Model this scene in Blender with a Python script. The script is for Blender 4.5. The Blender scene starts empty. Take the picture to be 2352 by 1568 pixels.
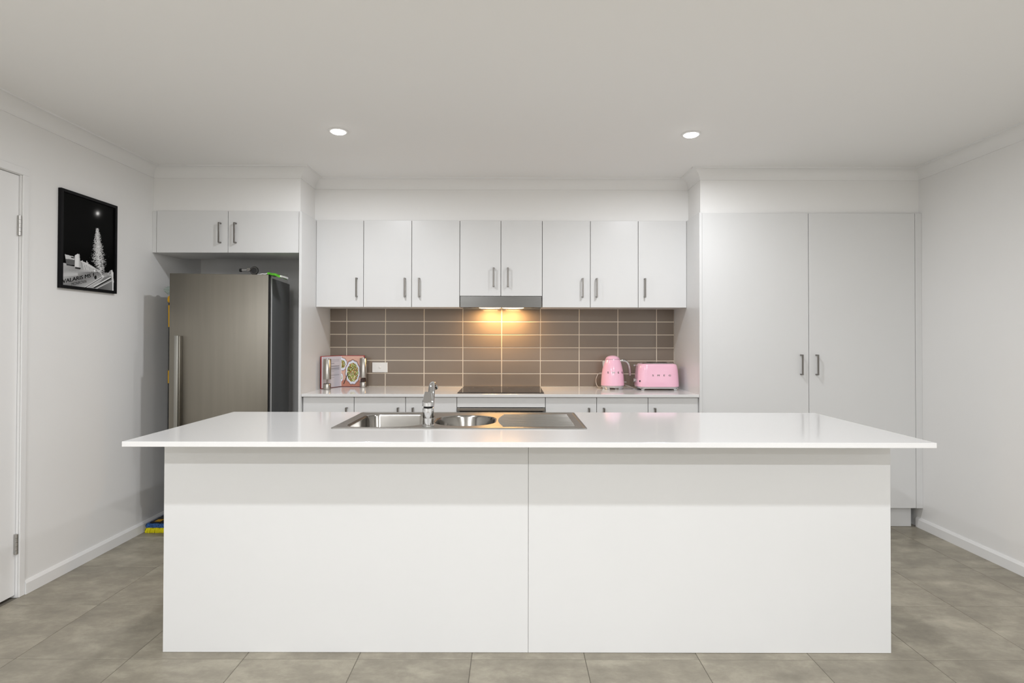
import bpy, bmesh, math, random
from mathutils import Vector, Matrix
from mathutils.geometry import delaunay_2d_cdt
PI = math.pi
scene = bpy.context.scene
C = scene.collection
random.seed(7)

# ------------------------------------------------------------------ camera
F, YAW, PIT, ROL, SY, CH = 1304.84, 0.0007, 0.0103, 0.0020, -21.69, 1.2682   # photo frame 2352 x 1568
cam_d = bpy.data.cameras.new('camera')
cam_d.sensor_width = 36.0
cam_d.lens = F * 36.0 / 2352.0
cam_d.shift_y = SY / 2352.0
cam_d.clip_start = 0.02
cam = bpy.data.objects.new('camera', cam_d)
C.objects.link(cam)
cam.matrix_world = (Matrix.Translation((0, 0, CH)) @ Matrix.Rotation(-YAW, 4, 'Z')
                    @ Matrix.Rotation(PI / 2 + PIT, 4, 'X') @ Matrix.Rotation(ROL, 4, 'Z'))
scene.camera = cam

# ------------------------------------------------------------------ world, exposure
w = bpy.data.worlds.new('world'); scene.world = w; w.use_nodes = True
w.node_tree.nodes['Background'].inputs[0].default_value = (0.02, 0.02, 0.03, 1)      # night outside; the room is closed
w.node_tree.nodes['Background'].inputs[1].default_value = 0.1
scene.view_settings.view_transform = 'Standard'
scene.view_settings.look = 'None'
scene.view_settings.gamma = 1.0
scene.view_settings.use_curve_mapping = False
scene.view_settings.exposure = 0.0

LAMP_W = {3: 11.2, 0: 19.0, -1: 52.0, -3: 42.0}       # recessed ceiling lamps, dimmer over the benches
HOOD_W = 2.3              # each rangehood lamp
LAMP_COL = (0.940, 0.960, 1.0)
ROWS_X = (-0.957, 0.998)
ROWS_Y = (0.69, -1.23, -3.15)

# room (metres): x right, y away from the camera, z up
XL, XR, YB, YF, ZC = -2.4015, 2.7432, 4.3850, -5.0, 2.405
Y_FB, Y_CB, Y_PB = 3.80, 4.08, 3.82          # bulkhead faces: fridge, centre, pantry
X_PL, X_PR = -1.4000, 1.2525                 # clear width between the two tall panels
BT, BTH = 0.8927, 0.0190                     # bench top height, thickness

# ------------------------------------------------------------------ materials
def lin(c):
    return tuple((v / 255 / 12.92) if v / 255 <= 0.04045 else ((v / 255 + 0.055) / 1.055) ** 2.4 for v in c)
MATS = {}
def mat(name, col, rough=0.5, metal=0.0, spec=0.5, noise=None, bump=None, coat=0.0, emit=None, trans=0.0, ior=1.45,
        aniso=0.0, alpha=1.0):
    m = bpy.data.materials.new(name); m.use_nodes = True
    nt = m.node_tree; b = nt.nodes['Principled BSDF']
    b.inputs['Base Color'].default_value = (*col, 1)
    b.inputs['Roughness'].default_value = rough
    b.inputs['Metallic'].default_value = metal
    b.inputs['Specular IOR Level'].default_value = spec
    b.inputs['Coat Weight'].default_value = coat
    b.inputs['Coat Roughness'].default_value = 0.05
    b.inputs['Transmission Weight'].default_value = trans
    b.inputs['IOR'].default_value = ior
    b.inputs['Anisotropic'].default_value = aniso
    b.inputs['Alpha'].default_value = alpha
    if emit:
        b.inputs['Emission Color'].default_value = (*emit[0], 1)
        b.inputs['Emission Strength'].default_value = emit[1]
    if noise or bump:
        tc = nt.nodes.new('ShaderNodeTexCoord'); mp = nt.nodes.new('ShaderNodeMapping')
        nt.links.new(tc.outputs['Object'], mp.inputs['Vector'])
    if noise:                                   # (scale, amount, stretch)
        mp.inputs['Scale'].default_value = noise[2] if len(noise) > 2 else (1, 1, 1)
        n = nt.nodes.new('ShaderNodeTexNoise'); n.inputs['Scale'].default_value = noise[0]
        n.inputs['Detail'].default_value = 6
        nt.links.new(mp.outputs[0], n.inputs['Vector'])
        r = nt.nodes.new('ShaderNodeValToRGB')
        a = noise[1]
        r.color_ramp.elements[0].position = 0.3; r.color_ramp.elements[1].position = 0.7
        r.color_ramp.elements[0].color = (*[max(0, v * (1 - a)) for v in col], 1)
        r.color_ramp.elements[1].color = (*[min(1, v * (1 + a)) for v in col], 1)
        nt.links.new(n.outputs['Fac'], r.inputs[0]); nt.links.new(r.outputs[0], b.inputs['Base Color'])
    if bump:                                    # (scale, strength, stretch)
        mp2 = nt.nodes.new('ShaderNodeMapping'); nt.links.new(tc.outputs['Object'], mp2.inputs['Vector'])
        mp2.inputs['Scale'].default_value = bump[2] if len(bump) > 2 else (1, 1, 1)
        n2 = nt.nodes.new('ShaderNodeTexNoise'); n2.inputs['Scale'].default_value = bump[0]
        nt.links.new(mp2.outputs[0], n2.inputs['Vector'])
        bp = nt.nodes.new('ShaderNodeBump'); bp.inputs['Strength'].default_value = bump[1]
        bp.inputs['Distance'].default_value = 0.002
        nt.links.new(n2.outputs['Fac'], bp.inputs['Height']); nt.links.new(bp.outputs[0], b.inputs['Normal'])
    MATS[name] = m
    return m
mat('wall_paint', (0.865, 0.858, 0.843), 0.65, noise=(1.5, 0.012), bump=(300, 0.05))
mat('ceiling_paint', (0.92, 0.913, 0.90), 0.8, bump=(260, 0.04))
mat('trim_paint', (0.86, 0.855, 0.845), 0.4)
mat('laminate', (0.745, 0.745, 0.738), 0.32, noise=(3.0, 0.008))
mat('carcass', (0.78, 0.775, 0.76), 0.5)
mat('stone', (0.775, 0.77, 0.762), 0.10, spec=0.55, noise=(380, 0.025))
mat('nickel', (0.23, 0.218, 0.205), 0.34, 1.0, bump=(60, 0.05, (1, 1, 12)))
mat('steel', (0.42, 0.40, 0.37), 0.24, 1.0, bump=(90, 0.06, (1, 14, 14)))
mat('sink_steel', (0.40, 0.385, 0.36), 0.30, 1.0, noise=(6, 0.06, (1, 6, 1)))
mat('fridge_steel', (0.235, 0.218, 0.186), 0.40, 1.0, noise=(3, 0.04, (10, 1, 0.4)), aniso=0.4)
mat('fridge_side', (0.17, 0.175, 0.175), 0.38, 0.3)
mat('handle_steel', (0.34, 0.335, 0.31), 0.4, 1.0)
mat('bowl_steel', (0.29, 0.278, 0.258), 0.16, 1.0, noise=(5, 0.10, (1, 1, 5)))
mat('hood_steel', (0.15, 0.147, 0.14), 0.24, 1.0, bump=(50, 0.05, (1, 14, 14)))
mat('chrome', (0.62, 0.62, 0.62), 0.06, 1.0)
mat('hinge_steel', (0.5, 0.49, 0.47), 0.3, 1.0)
mat('black_gloss', (0.012, 0.012, 0.012), 0.12)
mat('black_plastic', (0.012, 0.012, 0.012), 0.42)
mat('black_glass', (0.010, 0.010, 0.011), 0.05, spec=0.6)
mat('frame_black', (0.006, 0.006, 0.007), 0.40, spec=0.15)
mat('splash_tile', lin((131, 119, 107)), 0.16, noise=(2.5, 0.03), spec=0.5)
mat('grout', lin((226, 214, 196)), 0.85)
mat('floor_grout', lin((112, 107, 97)), 0.9)
mat('white_plastic', (0.80, 0.79, 0.76), 0.3)
mat('pink', lin((245, 193, 213)), 0.16, coat=0.6)
mat('red_cloth', lin((168, 40, 42)), 0.55)
mat('paper', (0.80, 0.78, 0.80), 0.6)
mat('yellow_plastic', lin((222, 168, 14)), 0.4)
mat('yellow_fibre', lin((226, 214, 20)), 0.9)
mat('blue_fibre', lin((52, 92, 148)), 0.9, noise=(160, 0.7))
mat('green_pack', lin((84, 172, 36)), 0.3, noise=(60, 0.4))
mat('cord_grey', lin((196, 190, 182)), 0.45)
mat('salt_dark', lin((74, 48, 42)), 0.7)
mat('plinth_dark', (0.05, 0.05, 0.05), 0.7)
mat('filter_mesh', (0.45, 0.44, 0.42), 0.4, 1.0)
mat('glass_clear', (0.95, 0.95, 0.95), 0.03, trans=1.0, ior=1.3)
mat('bag_film', (0.72, 0.82, 0.77), 0.25, trans=0.62, ior=1.1)
mat('lens', (1, 1, 1), 0.5, emit=((1.0, 0.97, 0.92), 14.0))
mat('hood_lens', (1, 0.9, 0.7), 0.5, emit=((1.0, 0.70, 0.33), 10.0))
# floor tile: concrete look porcelain
def floor_mat():
    m = bpy.data.materials.new('floor_tile'); m.use_nodes = True; nt = m.node_tree; b = nt.nodes['Principled BSDF']
    g = nt.nodes.new('ShaderNodeNewGeometry'); oi = nt.nodes.new('ShaderNodeObjectInfo')
    ad = nt.nodes.new('ShaderNodeVectorMath'); ad.operation = 'MULTIPLY_ADD'
    cb = nt.nodes.new('ShaderNodeCombineXYZ')
    nt.links.new(oi.outputs['Random'], cb.inputs[2])
    ad.inputs[1].default_value = (1, 1, 1)
    sc = nt.nodes.new('ShaderNodeVectorMath'); sc.operation = 'SCALE'; sc.inputs['Scale'].default_value = 9.0
    nt.links.new(cb.outputs[0], sc.inputs[0])
    nt.links.new(g.outputs['Position'], ad.inputs[0]); nt.links.new(sc.outputs[0], ad.inputs[2])
    n1 = nt.nodes.new('ShaderNodeTexNoise'); n1.inputs['Scale'].default_value = 6.0; n1.inputs['Detail'].default_value = 9
    n1.inputs['Roughness'].default_value = 0.70; n1.inputs['Distortion'].default_value = 0.12
    mp = nt.nodes.new('ShaderNodeMapping'); mp.inputs['Scale'].default_value = (0.8, 1.25, 1)
    nt.links.new(ad.outputs[0], mp.inputs[0]); nt.links.new(mp.outputs[0], n1.inputs['Vector'])
    r = nt.nodes.new('ShaderNodeValToRGB'); e = r.color_ramp.elements
    e[0].position = 0.30; e[0].color = (*lin((127, 121, 108)), 1)
    e[1].position = 0.72; e[1].color = (*lin((178, 171, 154)), 1)
    md = e.new(0.5); md.color = (*lin((149, 142, 127)), 1)
    nt.links.new(n1.outputs['Fac'], r.inputs[0])
    hv = nt.nodes.new('ShaderNodeHueSaturation')
    mr = nt.nodes.new('ShaderNodeMapRange'); mr.inputs['To Min'].default_value = 0.95; mr.inputs['To Max'].default_value = 1.05
    nt.links.new(oi.outputs['Random'], mr.inputs['Value']); nt.links.new(mr.outputs[0], hv.inputs['Value'])
    nt.links.new(r.outputs[0], hv.inputs['Color']); nt.links.new(hv.outputs[0], b.inputs['Base Color'])
    b.inputs['Roughness'].default_value = 0.42
    MATS['floor_tile'] = m
floor_mat()
def attr_mat(name, rough=0.35, spec=0.3):
    m = bpy.data.materials.new(name); m.use_nodes = True; nt = m.node_tree; b = nt.nodes['Principled BSDF']
    a = nt.nodes.new('ShaderNodeAttribute'); a.attribute_name = 'print'
    nt.links.new(a.outputs['Color'], b.inputs['Base Color']); b.inputs['Roughness'].default_value = rough; b.inputs['Specular IOR Level'].default_value = spec
    MATS[name] = m
attr_mat('print_art', 0.35, 0.05); attr_mat('print_page', 0.5)

# ------------------------------------------------------------------ mesh helpers
class MB:
    def __init__(s): s.bm = bmesh.new()
    def box(s, x0, x1, y0, y1, z0, z1, bev=0.0, seg=2):
        t = bmesh.new()
        bmesh.ops.create_cube(t, size=1.0)
        for v in t.verts:
            v.co = Vector(((x0 + x1) / 2 + v.co.x * (x1 - x0), (y0 + y1) / 2 + v.co.y * (y1 - y0), (z0 + z1) / 2 + v.co.z * (z1 - z0)))
        if bev > 0:
            bmesh.ops.bevel(t, geom=list(t.edges), offset=bev, segments=seg, affect='EDGES', profile=0.5)
        s.merge(t); return s
    def merge(s, t, M=None):
        me = bpy.data.meshes.new('tmp'); t.to_mesh(me); t.free()
        if M: me.transform(M)
        s.bm.from_mesh(me); bpy.data.meshes.remove(me); return s
    def prism(s, pts, axis, a0, a1, bev=0.0):
        # pts: 2-D polygon in the plane normal to axis ('x': (y,z), 'y': (x,z), 'z': (x,y))
        def P(p, a):
            return {'x': (a, p[0], p[1]), 'y': (p[0], a, p[1]), 'z': (p[0], p[1], a)}[axis]
        t = bmesh.new()
        A = [t.verts.new(P(p, a0)) for p in pts]; B = [t.verts.new(P(p, a1)) for p in pts]
        n = len(pts)
        t.faces.new(A); t.faces.new(B[::-1])
        for i in range(n): t.faces.new((A[i], B[i], B[(i + 1) % n], A[(i + 1) % n]))
        bmesh.ops.recalc_face_normals(t, faces=t.faces)
        if bev: bmesh.ops.bevel(t, geom=list(t.edges), offset=bev, segments=2, affect='EDGES', profile=0.5)
        s.merge(t); return s
    def loft(s, rings, cap0=True, cap1=True, closed=True):
        t = bmesh.new()
        R = [[t.verts.new(p) for p in r] for r in rings]; n = len(rings[0])
        for a, b in zip(R, R[1:]):
            for i in range(n if closed else n - 1):
                t.faces.new((a[i], a[(i + 1) % n], b[(i + 1) % n], b[i]))
        if cap0: t.faces.new(R[0][::-1])
        if cap1: t.faces.new(R[-1])
        bmesh.ops.recalc_face_normals(t, faces=t.faces)
        s.merge(t); return s
    def lathe(s, prof, cx=0, cy=0, n=32, axis='z', cz=0, ring=False):
        rings = []
        if ring: prof = list(prof) + [prof[0]]
        for r, h in prof:
            r = max(r, 1e-5)
            pts = []
            for i in range(n):
                a = 2 * PI * i / n; u, v = r * math.cos(a), r * math.sin(a)
                pts.append({'z': (cx + u, cy + v, cz + h), 'y': (cx + u, cy + h, cz + v), 'x': (cx + h, cy + u, cz + v)}[axis])
            rings.append(pts)
        return s.loft(rings, not ring, not ring)
    def tube(s, pts, rad, n=10):
        pts = [Vector(p) for p in pts]
        rads = rad if isinstance(rad, (list, tuple)) else [rad] * len(pts)
        rings = []; up = None
        for i, p in enumerate(pts):
            d = (pts[min(i + 1, len(pts) - 1)] - pts[max(i - 1, 0)]).normalized()
            if up is None:
                up = d.orthogonal().normalized()
            else:
                up = (up - d * up.dot(d)).normalized()
            sd = d.cross(up)
            rings.append([tuple(p + (up * math.cos(2 * PI * k / n) + sd * math.sin(2 * PI * k / n)) * rads[i]) for k in range(n)])
        return s.loft(rings)
    def mesh(s, name, shift=(0, 0, 0), smooth=False):
        me = bpy.data.meshes.new(name); s.bm.to_mesh(me); s.bm.free()
        if any(shift): me.transform(Matrix.Translation([-v for v in shift]))
        if smooth:
            for p in me.polygons: p.use_smooth = True
            me.set_sharp_from_angle(angle=math.radians(38))
        return me
ORI = {}
def link(name, me, m, parent=None):
    o = bpy.data.objects.new(name, me); C.objects.link(o)
    if m:
        me.materials.clear(); me.materials.append(MATS[m])
    if parent: o.parent = parent
    ORI[o] = ORI.get(parent, Vector((0, 0, 0))) if parent else Vector((0, 0, 0))
    return o
def part(name, mb, m, parent, smooth=False):           # mb in world metres, stored relative to the thing's base
    return link(name, mb.mesh(name, tuple(ORI[parent]), smooth), m, parent)
def inst(name, me, parent, loc, rot=None, scale=None):
    o = bpy.data.objects.new(name, me); C.objects.link(o); o.parent = parent
    o.location = Vector(loc) - ORI[parent]; ORI[o] = Vector(loc)
    if rot: o.rotation_euler = rot
    if scale: o.scale = scale
    return o
def thing(name, label, cat, loc, group=None):
    o = bpy.data.objects.new(name, None); C.objects.link(o); o.location = loc
    o.empty_display_size = 0.05
    o['label'] = label; o['category'] = cat
    if group: o['group'] = group
    ORI[o] = Vector(loc); return o
def tag(o, label, cat, group=None):
    o['label'] = label; o['category'] = cat
    if group: o['group'] = group
    return o
def struct(name, mb, m, smooth=False):
    o = link(name, mb.mesh(name, (0, 0, 0), smooth), m); o['kind'] = 'structure'; return o
def solo(name, mb, m, label, cat, loc, group=None, smooth=False):
    me = mb.mesh(name, tuple(loc), smooth); o = link(name, me, m); o.location = loc; ORI[o] = Vector(loc)
    return tag(o, label, cat, group)
def text_mesh(body, size, extrude=0.0, bold=0.0, sx=1.0):
    cu = bpy.data.curves.new('lettering', 'FONT'); cu.body = body; cu.size = size; cu.extrude = extrude
    cu.align_x = 'CENTER'; cu.align_y = 'CENTER'; cu.resolution_u = 3
    o = bpy.data.objects.new('lettering', cu); C.objects.link(o)
    bpy.context.view_layer.update()
    me = bpy.data.meshes.new_from_object(o.evaluated_get(bpy.context.evaluated_depsgraph_get()))
    bpy.data.objects.remove(o); bpy.data.curves.remove(cu)
    if bold:                                     # heavier strokes: the outline repeated a little to each side
        b_ = bmesh.new()
        for sh in (-bold, 0, bold):
            m2 = me.copy(); m2.transform(Matrix.Translation((sh, 0, sh * 0.02))); b_.from_mesh(m2); bpy.data.meshes.remove(m2)
        b_.to_mesh(me); b_.free()
    if sx != 1.0: me.transform(Matrix.Diagonal((sx, 1, 1, 1)))
    return me
def smooth_path(pts, n=6):
    pts = [Vector(p) for p in pts]; out = []
    for i in range(len(pts) - 1):
        p0 = pts[max(i - 1, 0)]; p1 = pts[i]; p2 = pts[i + 1]; p3 = pts[min(i + 2, len(pts) - 1)]
        for k in range(n):
            t = k / n
            out.append(0.5 * ((2 * p1) + (p2 - p0) * t + (2 * p0 - 5 * p1 + 4 * p2 - p3) * t * t + (3 * p1 - p0 - 3 * p2 + p3) * t ** 3))
    out.append(pts[-1]); return [tuple(p) for p in out]

# ================================================================== SETTING
# floor: mortar bed with single porcelain tiles on it
TS, TX0, TY0, TT = 0.45, -1.5064, 2.2560, 0.010
fl = struct('floor', MB().box(XL - 0.1, XR + 0.1, YF - 0.1, YB + 0.1, -0.12, -0.0012), 'floor_grout')
tile_cache = {}
y_first = TY0 - 8 * TS
jx = 0.0028
for j in range(-9, 6):
    ya, yb_ = TY0 + j * TS, TY0 + (j + 1) * TS
    if ya >= YB: continue
    yb_ = min(yb_, YB)
    for i in range(-2, 10):
        xa, xb = TX0 + i * TS, TX0 + (i + 1) * TS
        xa, xb = max(xa, XL), min(xb, XR)
        if xb - xa < 0.01: continue
        key = (round(xb - xa, 3), round(yb_ - ya, 3))
        if key not in tile_cache:
            mb = MB().box(jx / 2, xb - xa - jx / 2, jx / 2, yb_ - ya - jx / 2, -TT, 0, 0.0012, 1)
            me = mb.mesh('tile'); me.materials.append(MATS['floor_tile']); tile_cache[key] = me
        inst('tile', tile_cache[key], fl, (xa, ya, 0))
# the far part of the room behind the viewpoint, too far to tell tiles apart
rest = MB().box(XL, XR, YF, TY0 - 9 * TS, -TT, 0)
link('tile_field', rest.mesh('tile_field'), 'floor_tile', fl)

struct('ceiling', MB().box(XL - 0.1, XR + 0.1, YF - 0.1, YB + 0.1, ZC, ZC + 0.1), 'ceiling_paint')
# left wall with the doorway
DY0, DY1, DZ1 = 1.945, 2.779, 2.0625
wl = MB()
wl.box(XL - 0.1, XL, YF, DY0, 0, ZC).box(XL - 0.1, XL, DY0, DY1, DZ1, ZC).box(XL - 0.1, XL, DY1, YB, 0, ZC)
struct('wall_left', wl, 'wall_paint')
struct('wall_right', MB().box(XR, XR + 0.1, YF, YB, 0, ZC), 'wall_paint')
wb = struct('wall_back', MB().box(XL - 0.1, XR + 0.1, YB, YB + 0.1, 0, ZC), 'wall_paint')
struct('wall_rear', MB().box(XL - 0.1, XR + 0.1, YF - 0.1, YF, 0, ZC), 'wall_paint')
# bulkheads over the cupboards
struct('wall_bulkhead_left', MB().box(XL, -1.4165, Y_FB, YB, 2.113, ZC), 'wall_paint')
struct('wall_bulkhead_center', MB().box(-1.4165, 1.2700, Y_CB, YB, 2.1085, ZC), 'wall_paint')
struct('wall_bulkhead_right', MB().box(1.2700, XR, Y_PB, YB, 2.109, ZC), 'wall_paint')

# cornice, mitred, one object a run
path = [(XL, YF), (XL, Y_FB), (-1.4165, Y_FB), (-1.4165, Y_CB), (1.2700, Y_CB), (1.2700, Y_PB), (XR, Y_PB), (XR, YF)]
prof = [(0.0, 0.071), (0.005, 0.071)]
for k in range(9):
    a = PI + (PI / 2) * k / 8
    prof.append((0.068 + 0.063 * math.cos(a), 0.071 + 0.063 * math.sin(a)))
prof += [(0.071, 0.009), (0.071, 0.0), (0.0, 0.0)]
def off_pt(i, d):
    def nrm(a, b):
        v = Vector((b[0] - a[0], b[1] - a[1])).normalized(); return Vector((v.y, -v.x))
    p = Vector(path[i])
    if i == 0: return p + nrm(path[0], path[1]) * d
    if i == len(path) - 1: return p + nrm(path[-2], path[-1]) * d
    return p + (nrm(path[i - 1], path[i]) + nrm(path[i], path[i + 1])) * d
for i in range(len(path) - 1):
    ra = [(*off_pt(i, d), ZC - h) for d, h in prof]; rb = [(*off_pt(i + 1, d), ZC - h) for d, h in prof]
    struct('trim_%d' % (i + 1), MB().loft([ra, rb]), 'trim_paint', True)

# skirting boards with a splayed top
def skirting(name, x, s, y0, y1):
    pts = [(x, 0.0005), (x + s * 0.013, 0.0005), (x + s * 0.013, 0.054), (x + s * 0.005, 0.068), (x, 0.068)]
    struct(name, MB().prism(pts, 'y', y0, y1), 'trim_paint')
skirting('baseboard_left', XL, 1, 2.8125, YB)
skirting('baseboard_left', XL, 1, YF, DY0 - 0.034)
skirting('baseboard_right', XR, -1, YF, 3.848)

# flush door in the left wall
d1 = bpy.data.objects.new('door_1', None); C.objects.link(d1); d1.location = (XL - 0.03, (DY0 + DY1) / 2, 0); d1['kind'] = 'structure'
d1['label'] = 'white flush door with steel hinges in the left wall'
ORI[d1] = Vector(d1.location)
part('door_leaf', MB().box(-2.447, -2.4125, DY0 + 0.018, DY1 - 0.0035, 0.014, DZ1 - 0.005, 0.001, 1), 'trim_paint', d1)
fr = MB()
for (ya, yb_) in ((DY0 - 0.034, DY0 + 0.0), (DY1, DY1 + 0.0325)):
    fr.box(XL + 0.0005, -2.3935, ya, yb_, 0.0005, 2.0615, 0.0015, 1)
fr.box(XL + 0.0005, -2.3935, DY0 - 0.034, DY1 + 0.0325, 2.0615, 2.099, 0.0015, 1)
fr.box(XL - 0.099, XL + 0.0005, DY0, DY0 + 0.015, 0.0005, DZ1)        # jamb linings
fr.box(XL - 0.099, XL + 0.0005, DY1 - 0.002, DY1, 0.0005, DZ1)
fr.box(XL - 0.099, XL + 0.0005, DY0 + 0.015, DY1 - 0.002, DZ1 - 0.003, DZ1)
fr.box(XL - 0.09, XL - 0.052, DY0 + 0.015, DY1 - 0.002, 0.0005, DZ1 - 0.003)   # dark lobby beyond is closed off
part('door_frame', fr, 'trim_paint', d1)
hm = MB()
for k in range(5):
    hm.lathe([(0.0001, k * 0.0195), (0.0068, k * 0.0195), (0.0068, k * 0.0195 + 0.0185), (0.0001, k * 0.0195 + 0.0185)], 0, 0, 12)
hm.box(-0.008, -0.001, -0.006, 0.006, 0.0, 0.097)
hme = hm.mesh('hinge', smooth=True); hme.materials.append(MATS['hinge_steel'])
for z in (0.2135, 1.7635): inst('hinge', hme, d1, (-2.4035, 2.7715, z))

# ------------------------------------------------------------------ splashback tiles on the back wall
TF = 4.3767
gb = MB().box(X_PL, X_PR, TF + 0.0022, YB, BT + 0.001, 1.4925)
link('grout_bed', gb.mesh('grout_bed'), 'grout', wb)
PX, PZ, G = 0.2985, 0.0998, 0.0066
xs = [X_PL] + [-1.2705 + PX * k for k in range(9)] + [X_PR]
sc_ = {}
for r in range(6):
    za, zb = 0.8940 + r * PZ, 0.8940 + (r + 1) * PZ
    zb = min(zb, 1.4925)
    for a, b in zip(xs, xs[1:]):
        key = (round(b - a, 3), round(zb - za, 3))
        if key not in sc_:
            me = MB().box(G / 2, b - a - G / 2, 0, 0.0078, G / 2, zb - za - G / 2, 0.0010, 1).mesh('tile')
            me.materials.append(MATS['splash_tile']); sc_[key] = me
        inst('tile', sc_[key], wb, (a, TF, za))

# ================================================================== LIGHT FITTINGS
def downlight(x, y, label, group='recessed ceiling downlights'):
    t = thing('downlight', label, 'downlight', (x, y, ZC), group)
    part('trim_ring', MB().lathe([(0.040, -0.0005), (0.054, -0.0005), (0.054, -0.003), (0.050, -0.005), (0.040, -0.005)], x, y, 40, cz=ZC, ring=True), 'trim_paint', t, True)
    part('lens', MB().lathe([(0.0401, -0.0005), (0.0401, -0.006), (0.034, -0.0105), (0.022, -0.0135), (0.0005, -0.0145)], x, y, 40, cz=ZC), 'lens', t, True)
    ld = bpy.data.lights.new('downlight_lamp', 'AREA'); ld.shape = 'DISK'; ld.size = 0.085; ld.energy = LAMP_W[int(y)]; ld.color = LAMP_COL; ld.spread = math.radians(173 if y > 3 else 179)
    lo = bpy.data.objects.new('downlight_lamp', ld); C.objects.link(lo); lo.parent = t; lo.location = (0, 0, -0.018)
    return t
downlight(-0.957, 3.1185, 'lit round downlight in ceiling, in front of the fridge alcove')
downlight(0.998, 3.1532, 'lit round downlight in ceiling, nearest the tall pantry')
for yy in ROWS_Y:
    for xx in ROWS_X: downlight(xx, yy, 'lit round downlight in ceiling on the dining side, outside the photographed view')

# ================================================================== CABINETS
# bow handle: flat strap with two rounded feet; local origin at its middle on the door face, door at +y
HL, HS = 0.136, 0.029
hb = MB()
hb.box(-0.0055, 0.0055, -HS, -HS + 0.0050, -HL / 2, HL / 2, 0.0012, 1)
for s in (-1, 1):
    hb.prism([(-0.0055, s * HL / 2), (0.0055, s * HL / 2), (0.0055, s * (HL / 2 - 0.0075)), (-0.0055, s * (HL / 2 - 0.0075))], 'y', -HS + 0.001, -0.0003)
HME = hb.mesh('handle'); HME.materials.append(MATS['nickel'])
GAP = 0.0019
def door(parent, x0, x1, z0, z1, yf, hx=None, hz=None, name='door'):
    d = part(name, MB().box(x0 + GAP, x1 - GAP, yf, yf + 0.018, z0, z1, 0.0008, 1), 'laminate', parent)
    if hx is not None: inst('handle', HME, d, (hx, yf, hz))
    return d
def carcass(t, x0, x1, y0, y1, z0, z1, hollow_front=True):
    part('body', MB().box(x0 + 0.0008, x1 - 0.0008, y0, y1, z0, z1), 'carcass', t)
UF, UZ0, UZ1 = 4.0623, 1.4875, 2.1075
ux = [X_PL, -1.0610, -0.7166, -0.3722, -0.0776, 0.2185, 0.5630, 0.9060, X_PR]
HZ = 1.6265
def upper(i, j, label, handles, z0=UZ0, hz=HZ):
    t = thing('upper_cabinet', label, 'cabinet', ((ux[i] + ux[j]) / 2, UF + 0.15, z0), 'upper wall cabinets')
    carcass(t, ux[i], ux[j], UF + 0.0205, TF - 0.001 if z0 < 1.5 else YB - 0.001, z0 + 0.002, UZ1 - 0.001)
    for k in range(i, j): door(t, ux[k], ux[k + 1], z0, UZ1 - 0.0005, UF, handles[k - i], hz)
    return t
upper(0, 1, 'single-door white upper cabinet beside the fridge end panel', [-1.1069])
upper(1, 3, 'white two-door upper cabinet left of the rangehood', [-0.7635, -0.6614])
upper(3, 5, 'shorter white two-door upper cabinet directly above the rangehood', [-0.1293, -0.0272], 1.5680, 1.7012)
upper(5, 7, 'white two-door upper cabinet right of the rangehood', [0.5066, 0.6072])
upper(7, 8, 'single-door white upper cabinet beside the tall pantry', [0.9507])

# rangehood
t = thing('rangehood', 'stainless slide-out rangehood with warm lamps above the cooktop', 'rangehood', (-0.0768, 4.2, 1.4852))
rx0, rx1 = ux[3] + 0.003, ux[5] - 0.003
part('body', MB().box(rx0 + 0.004, rx1 - 0.004, UF + 0.022, TF - 0.004, 1.4960, 1.5665), 'filter_mesh', t)
part('fascia', MB().box(rx0, rx1, UF - 0.0015, UF + 0.0185, 1.4852, 1.5662, 0.0015, 2), 'hood_steel', t)
part('filter', MB().box(rx0 + 0.03, rx1 - 0.03, UF + 0.03, 4.19, 1.4925, 1.4955, 0.001, 1), 'filter_mesh', t)
lx = (-0.0768 - 0.0865, -0.0768 + 0.0865)
for x in lx:
    rings = []
    for k, (rr, zz) in enumerate(((1.0, 1.4955), (1.0, 1.4935), (0.8, 1.4900), (0.4, 1.4880), (0.02, 1.4876))):
        rings.append([(x + 0.082 * rr * math.cos(2 * PI * q / 28), 4.284 + 0.036 * rr * math.sin(2 * PI * q / 28), zz) for q in range(28)])
    part('lamp', MB().loft(rings), 'hood_lens', t, True)
    ld = bpy.data.lights.new('hood_lamp', 'AREA'); ld.shape = 'ELLIPSE'; ld.size = 0.12; ld.size_y = 0.05; ld.energy = HOOD_W; ld.color = (1.0, 0.58, 0.22)
    lo = bpy.data.objects.new('hood_lamp', ld); C.objects.link(lo); lo.parent = t; lo.location = Vector((x, 4.284, 1.4865)) - ORI[t]
for s in (-1, 1):
    part('switch', MB().box(-0.0768 + s * 0.235 - 0.012, -0.0768 + s * 0.235 + 0.012, 4.22, 4.25, 1.4925, 1.4958, 0.001, 1), 'black_plastic', t)

# base cabinets along the back wall
BF = 3.808
bx_ = [X_PL + 0.004, -1.0537, -0.7087, -0.3651, 0.2272, 0.5709, 0.9143, X_PR - 0.001]
BZ = 0.8027 - HL / 2
def base(i, j, label, handles):
    t = thing('base_cabinet', label, 'cabinet', ((bx_[i] + bx_[j]) / 2, 4.1, 0), 'base cabinets under the back bench')
    carcass(t, bx_[i], bx_[j], BF + 0.0205, TF - 0.002, 0.140, BT - BTH - 0.001)
    part('kickboard', MB().box(bx_[i] + 0.001, bx_[j] - 0.001, BF + 0.047, BF + 0.063, 0.0008, 0.139), 'laminate', t)
    for k in range(i, j): door(t, bx_[k], bx_[k + 1], 0.142, 0.8705, BF, handles[k - i], BZ)
base(0, 1, 'single-door white base cabinet below the open cookbook', [-1.1005])
base(1, 3, 'white two-door base cabinet left of the oven', [-0.7570, -0.6580])
base(4, 6, 'white two-door base cabinet right of the oven, below the kettle', [0.5178, 0.6176])
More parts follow.
